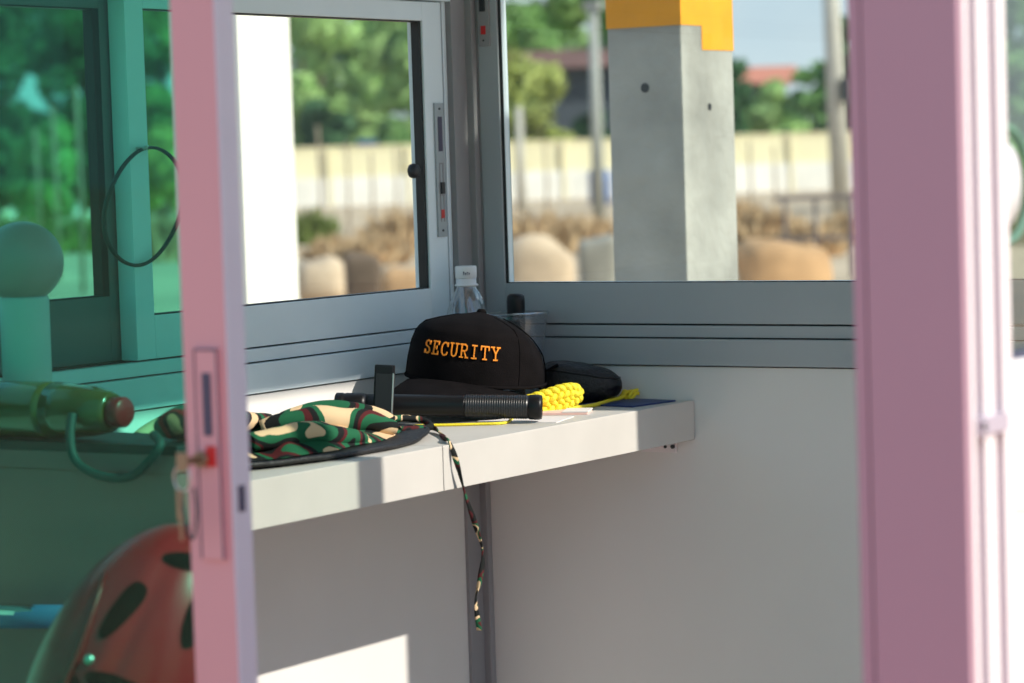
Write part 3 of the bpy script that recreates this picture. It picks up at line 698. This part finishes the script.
# fence: cream corrugated sheets above a pale wall
fA = at(-420, 200, 86); fA.z = 0; fB = at(1500, 190, 98); fB.z = 0
fd = (fB-fA).normalized(); fn_ = Vector((-fd.y, fd.x, 0)); FL = (fB-fA).length
fe = empty('fence', fA, (0, 0, math.atan2(fd.y, fd.x))); tag(fe, 'long cream corrugated metal fence across the back of the lot', 'fence')
nseg = int(FL/.12)
def corr(u, v):
    x = u*FL; return Vector((x, .04*(1 if int(u*(nseg-1)+.5) % 2 else -1), .92+v*.98))
MB().grid(corr, nseg, 2).build('corrugated_sheet', 'fence_cream', fe)
MB().box(0, FL, -.10, .10, 0, .93).build('base_wall', 'fence_white', fe)
MB().box(0, FL, -.06, .06, 1.86, 1.92).build('top_rail', 'fence_cream', fe)
for k in range(26):
    MB().box(FL*k/25-.05, FL*k/25+.05, -.16, -.06, 0, 1.9).build('fence_post', 'fence_cream', fe)

# boulders and blocks
def rock(px, pyb, d, wx, wy, h, m, label, cat='boulder', group=None, name='boulder', sq=3.2, seed=0, rz=None):
    p = at(px, pyb, d); p.z = 0
    def f(u, v):
        q = se(u, v, wx/2, wy/2, h/2, sq); q.z += h/2
        return q*(1+.22*noise.noise(q*2.2+Vector((seed, 0, 0)))+.04*noise.noise(q*5+Vector((seed, 3, 0))))
    o = MB().grid(f, 44, 24, cu=True).build(name, m, None, p, (0, 0, _yaw if rz is None else rz))
    tag(o, label, cat, group); return o
rock(536, 300, 24, .68, .5, .58, 'boulder_pale', 'large pale boulder low behind the back window left of the concrete post', seed=1)
rock(598, 300, 26, .34, .4, .52, 'block_grey', 'grey rough block just left of the concrete post', 'block', name='stone_block', sq=6, seed=5)
rock(780, 300, 24, .80, .6, .52, 'boulder', 'large orange brown boulder right of the concrete post', seed=9)
rock(322, 305, 26, .46, .5, .42, 'boulder_pale', 'pale boulder beside the white column seen through left window', seed=3)
rock(366, 305, 25, .34, .4, .46, 'boulder_dark', 'dark brown block in the middle of the left window', 'block', name='stone_block', sq=5, seed=6)
rock(405, 305, 24, .44, .4, .40, 'boulder', 'brown boulder at the right edge of the left window', seed=8)

# scrub: clumps of thin blades
def scrub(px, pyb, d, W_, H_, m, label, n=420, cat='bush', name='dry_bush', seed=0, group=None):
    p = at(px, pyb, d); p.z = 0; rd = random.Random(seed)
    mb = MB(); bm = mb.bm
    for k in range(n):
        a = rd.random()*2*PI; r = W_/2*rd.random()**.6; x, y = r*math.cos(a), r*.6*math.sin(a); h = H_*(.4+.6*rd.random())*(1-.5*(r/(W_/2))**2)
        dx, dy = (rd.random()-.5)*.5*h+x*.3, (rd.random()-.5)*.5*h; ww = .02+.03*rd.random(); t = rd.random()*PI; cx_, sx_ = ww*math.cos(t), ww*math.sin(t)
        v = [bm.verts.new(q) for q in ((x-cx_, y-sx_, 0), (x+cx_, y+sx_, 0), (x+dx+cx_*.8, y+dy+sx_*.8, h*.7), (x+dx*1.3, y+dy*1.3, h), (x+dx-cx_*.8, y+dy-sx_*.8, h*.7))]
        bm.faces.new(v)
    o = mb.build(name, m, None, p, (0, 0, _yaw), clean=False); tag(o, label, cat, group); return o
BU = [(530, 232, 46, 2.0, .55, 'dry_bush', 'low dry bush left in the back window above the pale boulder'), (582, 240, 38, 1.0, .6, 'dry_bush', 'low dry bush beside the concrete post on its left'),
 (762, 240, 40, 1.1, .6, 'dry_bush', 'dry brown bush above the orange brown boulder'), (806, 250, 34, .8, .5, 'dry_bush', 'dry bush behind the steel trestle'), (733, 236, 46, .9, .65, 'dry_bush', 'dry bush touching the right side of the concrete post in view'),
 (408, 246, 42, 1.1, .75, 'dry_bush', 'tall dry bush at the right edge of the left window'), (374, 250, 36, .8, .45, 'dry_bush', 'low dry bush above the dark brown block'), (309, 244, 46, .8, .7, 'green_bush', 'green bush beside the white column'), (338, 250, 37, .7, .45, 'dry_bush', 'low dry bush above the pale boulder in the left window'),
 (15, 240, 44, 1.3, .8, 'green_bush', 'green bush at the far left behind the tinted door'), (75, 244, 46, 1.2, .7, 'green_bush', 'green bush behind the globe lamp in the tinted glass'), (165, 250, 40, 1.0, .8, 'dry_bush', 'dry bush just left of the pink door stile'), (845, 250, 38, .8, .5, 'dry_bush', 'dry bush at the foot of the cream pole'), (1015, 250, 36, 1.2, .9, 'green_bush', 'green bush seen right of the pink post')]
for i, (px, pyb, d, W_, H_, m, lab) in enumerate(BU):
    scrub(px, pyb, d, W_, H_, m, lab, seed=i, group='low scrub bushes before the fence', name=m)
# thin stakes
STK = [(322, 50, 2.0, 'leftmost thin stake in the left window, next to the column'), (350, 53, 1.7, 'second thin stake from the column in the left window'), (374, 51, 1.5, 'third thin stake from the column in the left window'), (398, 54, 1.6, 'rightmost thin stake in the left window'),
 (548, 55, 1.6, 'thin stake between the short pale post and the pale pole'), (752, 53, 1.5, 'thin stake just right of the concrete post'), (776, 54, 1.4, 'thin stake under the small distant red roof'),
 (40, 38, 1.9, 'leftmost thin stake seen through the tinted glass'), (58, 34, 2.1, 'middle thin stake seen through the tinted glass'), (82, 30, 2.2, 'tall thin stake by the window stile seen through tinted glass')]
for i, (px, d, h, lab) in enumerate(STK):
    p = at(px, 260, d); p.z = 0; o = MB().tube([(0, 0, 0), (.02, .01, h*.5), (-.01, .02, h)], .024, 8).build('wooden_stake', 'bamboo', None, p)
    tag(o, lab, 'stake', 'thin stakes on the rubble lot')
# poles
def pole(px, d, h, r, m, label, name='lamp_post', lean=0.):
    p = at(px, 250, d); p.z = 0; e = empty(name, p); tag(e, label, 'pole')
    MB().tube([(0, 0, 0), (lean, 0, h)], [r, r*.75], 14).build('shaft', m, e); return e
pe = pole(600, 60, 4.4, .14, 'pole', 'pale concrete pole just left of the yellow topped post', 'utility_pole')
MB().box(-.2, .2, -.1, .1, 4.4, 4.6, .02).build('cap', 'pole', pe)
pe = pole(523, 70, 2.6, .12, 'pole_cream', 'short pale post by the left edge of the back window', 'short_post')
pe = pole(843, 46, 5.6, .17, 'pole_cream', 'tall cream utility pole beside the pink door post', 'utility_pole', -.15)
MB().box(.12, .24, -.20, -.05, 2.05, 2.45, .02).build('meter_box', 'dark', pe)
MB().box(-.9, .9, -.06, .06, 5.0, 5.12, .01).build('cross_arm', 'pole', pe)
# steel trestle at right
tr = empty('steel_trestle', at(822, 280, 28)); tr.location.z = 0; tr.rotation_euler = (0, 0, _yaw); tag(tr, 'low rusty steel trestle beside the orange brown boulder', 'trestle')
for x in (-.35, -.05, .3):
    MB().box(x-.02, x+.02, -.02, .02, 0, .83, .003).build('leg', 'rust', tr)
MB().box(-.45, .45, -.025, .025, .78, .83, .003).build('rail', 'rust', tr)
MB().box(-.45, .45, -.02, .02, .38, .42, .003).build('rail', 'rust', tr)
# blue drum
dp = at(600, 204, 78); dp.z = 0
dr = empty('plastic_drum', dp); tag(dr, 'blue plastic drum in front of the cream fence', 'drum')
MB().lathe([(0, 0), (.27, 0), (.30, .03), (.30, .28), (.32, .30), (.30, .32), (.30, .60), (.32, .62), (.30, .64), (.30, .88), (.26, .92), (0, .92)], n=28).build('body', 'blue', dr)
MB().lathe([(.26, .92), (.28, .93), (.28, .96), (0, .97)], n=28).build('lid', 'blue', dr)

# houses beyond the fence
def house(px, d, W_, Dp, zr, roofh, label, wallm='house_wall', name='house', rz=None, rm='roof_red'):
    p = at(px, 150, d); p.z = 0; e = empty(name, p, (0, 0, _yaw if rz is None else rz)); tag(e, label, 'house')
    MB().box(-W_/2, W_/2, 0, Dp, 0, zr).build('wall', wallm, e)
    rf = MB(); rf.prism([(-.8, zr-.1), (Dp+.8, zr-.1), (Dp/2, zr+roofh)], 'x', -W_/2-.8, W_/2+.8); rf.build('roof', rm, e)
    for x in (-W_/4, W_/4): 
        o = MB().box(x-.5, x+.5, -.05, .02, 1.2, 2.4).build('window', 'gasket', e)
    MB().box(-.5, .5, -.05, .02, 0, 2.1).build('door', 'gasket', e)
house(566, 112, 6.2, 7, 5.0, .75, 'dark walled house with a long red roof behind the fence')
house(766, 150, 2.2, 4, 5.1, .85, 'small distant red roof above the trees at right', rm='roof_salmon')
hb = empty('parked_van', at(392, 150, 104)); hb.location.z = 0; hb.rotation_euler = (0, 0, _yaw); tag(hb, 'blue van roof showing above the fence in the left window', 'van')
MB().box(-1.3, 1.3, 0, 1.8, .35, 2.25, .12).build('body', 'blue', hb)
for x in (-.8, .8): MB().tube([(x, -.05, .35), (x, .2, .35)], .35, 20).build('wheel', 'gasket', hb)
MB().box(-1.0, 1.0, -.02, .05, 1.45, 2.0, .03).build('window', 'dark', hb)

# trees: leaf clusters
def tree(px, d, h, W_, m, label, seed, z0=.8, n=5200, ls=.34, group=None, name='tree'):
    p = at(px, 150, d); p.z = 0; rd = random.Random(seed)
    e = empty(name, p); tag(e, label, 'tree', group)
    cl_ = []
    for k in range(40):
        a = rd.random()*2*PI; r = W_/2*math.sqrt(rd.random())*.8; zz = z0+W_*.12+(h-z0-W_*.22)*rd.random(); k_ = math.sin(PI*min(.95, max(.15, (zz-z0)/(h-z0))))**.5
        cl_.append((r*math.cos(a)*k_, r*math.sin(a)*k_, zz, W_*(.11+.09*rd.random())))
    vs_, fs = [], []
    for k in range(n):
        c = cl_[rd.randrange(40)]; v = Vector((rd.gauss(0, 1), rd.gauss(0, 1), rd.gauss(0, 1))).normalized()*c[3]*(.75+.35*rd.random()); q = Vector(c[:3])+v
        nrm = (v.normalized()+Vector((rd.gauss(0, .5), rd.gauss(0, .5), rd.gauss(0, .5)))).normalized(); a_ = nrm.orthogonal().normalized(); b2 = nrm.cross(a_); s_ = ls*(.5+.7*rd.random())/2
        i0 = len(vs_); vs_ += [q+a_*s_, q+b2*s_*.6, q-a_*s_, q-b2*s_*.6]; fs.append((i0, i0+1, i0+2, i0+3))
    me = bpy.data.meshes.new('crown'); me.from_pydata([tuple(v) for v in vs_], [], fs); me.materials.append(M[m]); o = bpy.data.objects.new('crown', me); COL.objects.link(o); o.parent = e
    tb = MB().tube([(0, 0, 0), (.1, 0, h*.3), (0, .1, h*.6)], [.20, .16, .08], 10)
    for k in range(5):
        a = k*1.3; tb.tube([(.08, 0, h*.3+.1*k), (math.cos(a)*W_*.22, math.sin(a)*W_*.22, h*.5+.2*k)], [.09, .04], 8)
    tb.build('trunk', 'trunk', e)
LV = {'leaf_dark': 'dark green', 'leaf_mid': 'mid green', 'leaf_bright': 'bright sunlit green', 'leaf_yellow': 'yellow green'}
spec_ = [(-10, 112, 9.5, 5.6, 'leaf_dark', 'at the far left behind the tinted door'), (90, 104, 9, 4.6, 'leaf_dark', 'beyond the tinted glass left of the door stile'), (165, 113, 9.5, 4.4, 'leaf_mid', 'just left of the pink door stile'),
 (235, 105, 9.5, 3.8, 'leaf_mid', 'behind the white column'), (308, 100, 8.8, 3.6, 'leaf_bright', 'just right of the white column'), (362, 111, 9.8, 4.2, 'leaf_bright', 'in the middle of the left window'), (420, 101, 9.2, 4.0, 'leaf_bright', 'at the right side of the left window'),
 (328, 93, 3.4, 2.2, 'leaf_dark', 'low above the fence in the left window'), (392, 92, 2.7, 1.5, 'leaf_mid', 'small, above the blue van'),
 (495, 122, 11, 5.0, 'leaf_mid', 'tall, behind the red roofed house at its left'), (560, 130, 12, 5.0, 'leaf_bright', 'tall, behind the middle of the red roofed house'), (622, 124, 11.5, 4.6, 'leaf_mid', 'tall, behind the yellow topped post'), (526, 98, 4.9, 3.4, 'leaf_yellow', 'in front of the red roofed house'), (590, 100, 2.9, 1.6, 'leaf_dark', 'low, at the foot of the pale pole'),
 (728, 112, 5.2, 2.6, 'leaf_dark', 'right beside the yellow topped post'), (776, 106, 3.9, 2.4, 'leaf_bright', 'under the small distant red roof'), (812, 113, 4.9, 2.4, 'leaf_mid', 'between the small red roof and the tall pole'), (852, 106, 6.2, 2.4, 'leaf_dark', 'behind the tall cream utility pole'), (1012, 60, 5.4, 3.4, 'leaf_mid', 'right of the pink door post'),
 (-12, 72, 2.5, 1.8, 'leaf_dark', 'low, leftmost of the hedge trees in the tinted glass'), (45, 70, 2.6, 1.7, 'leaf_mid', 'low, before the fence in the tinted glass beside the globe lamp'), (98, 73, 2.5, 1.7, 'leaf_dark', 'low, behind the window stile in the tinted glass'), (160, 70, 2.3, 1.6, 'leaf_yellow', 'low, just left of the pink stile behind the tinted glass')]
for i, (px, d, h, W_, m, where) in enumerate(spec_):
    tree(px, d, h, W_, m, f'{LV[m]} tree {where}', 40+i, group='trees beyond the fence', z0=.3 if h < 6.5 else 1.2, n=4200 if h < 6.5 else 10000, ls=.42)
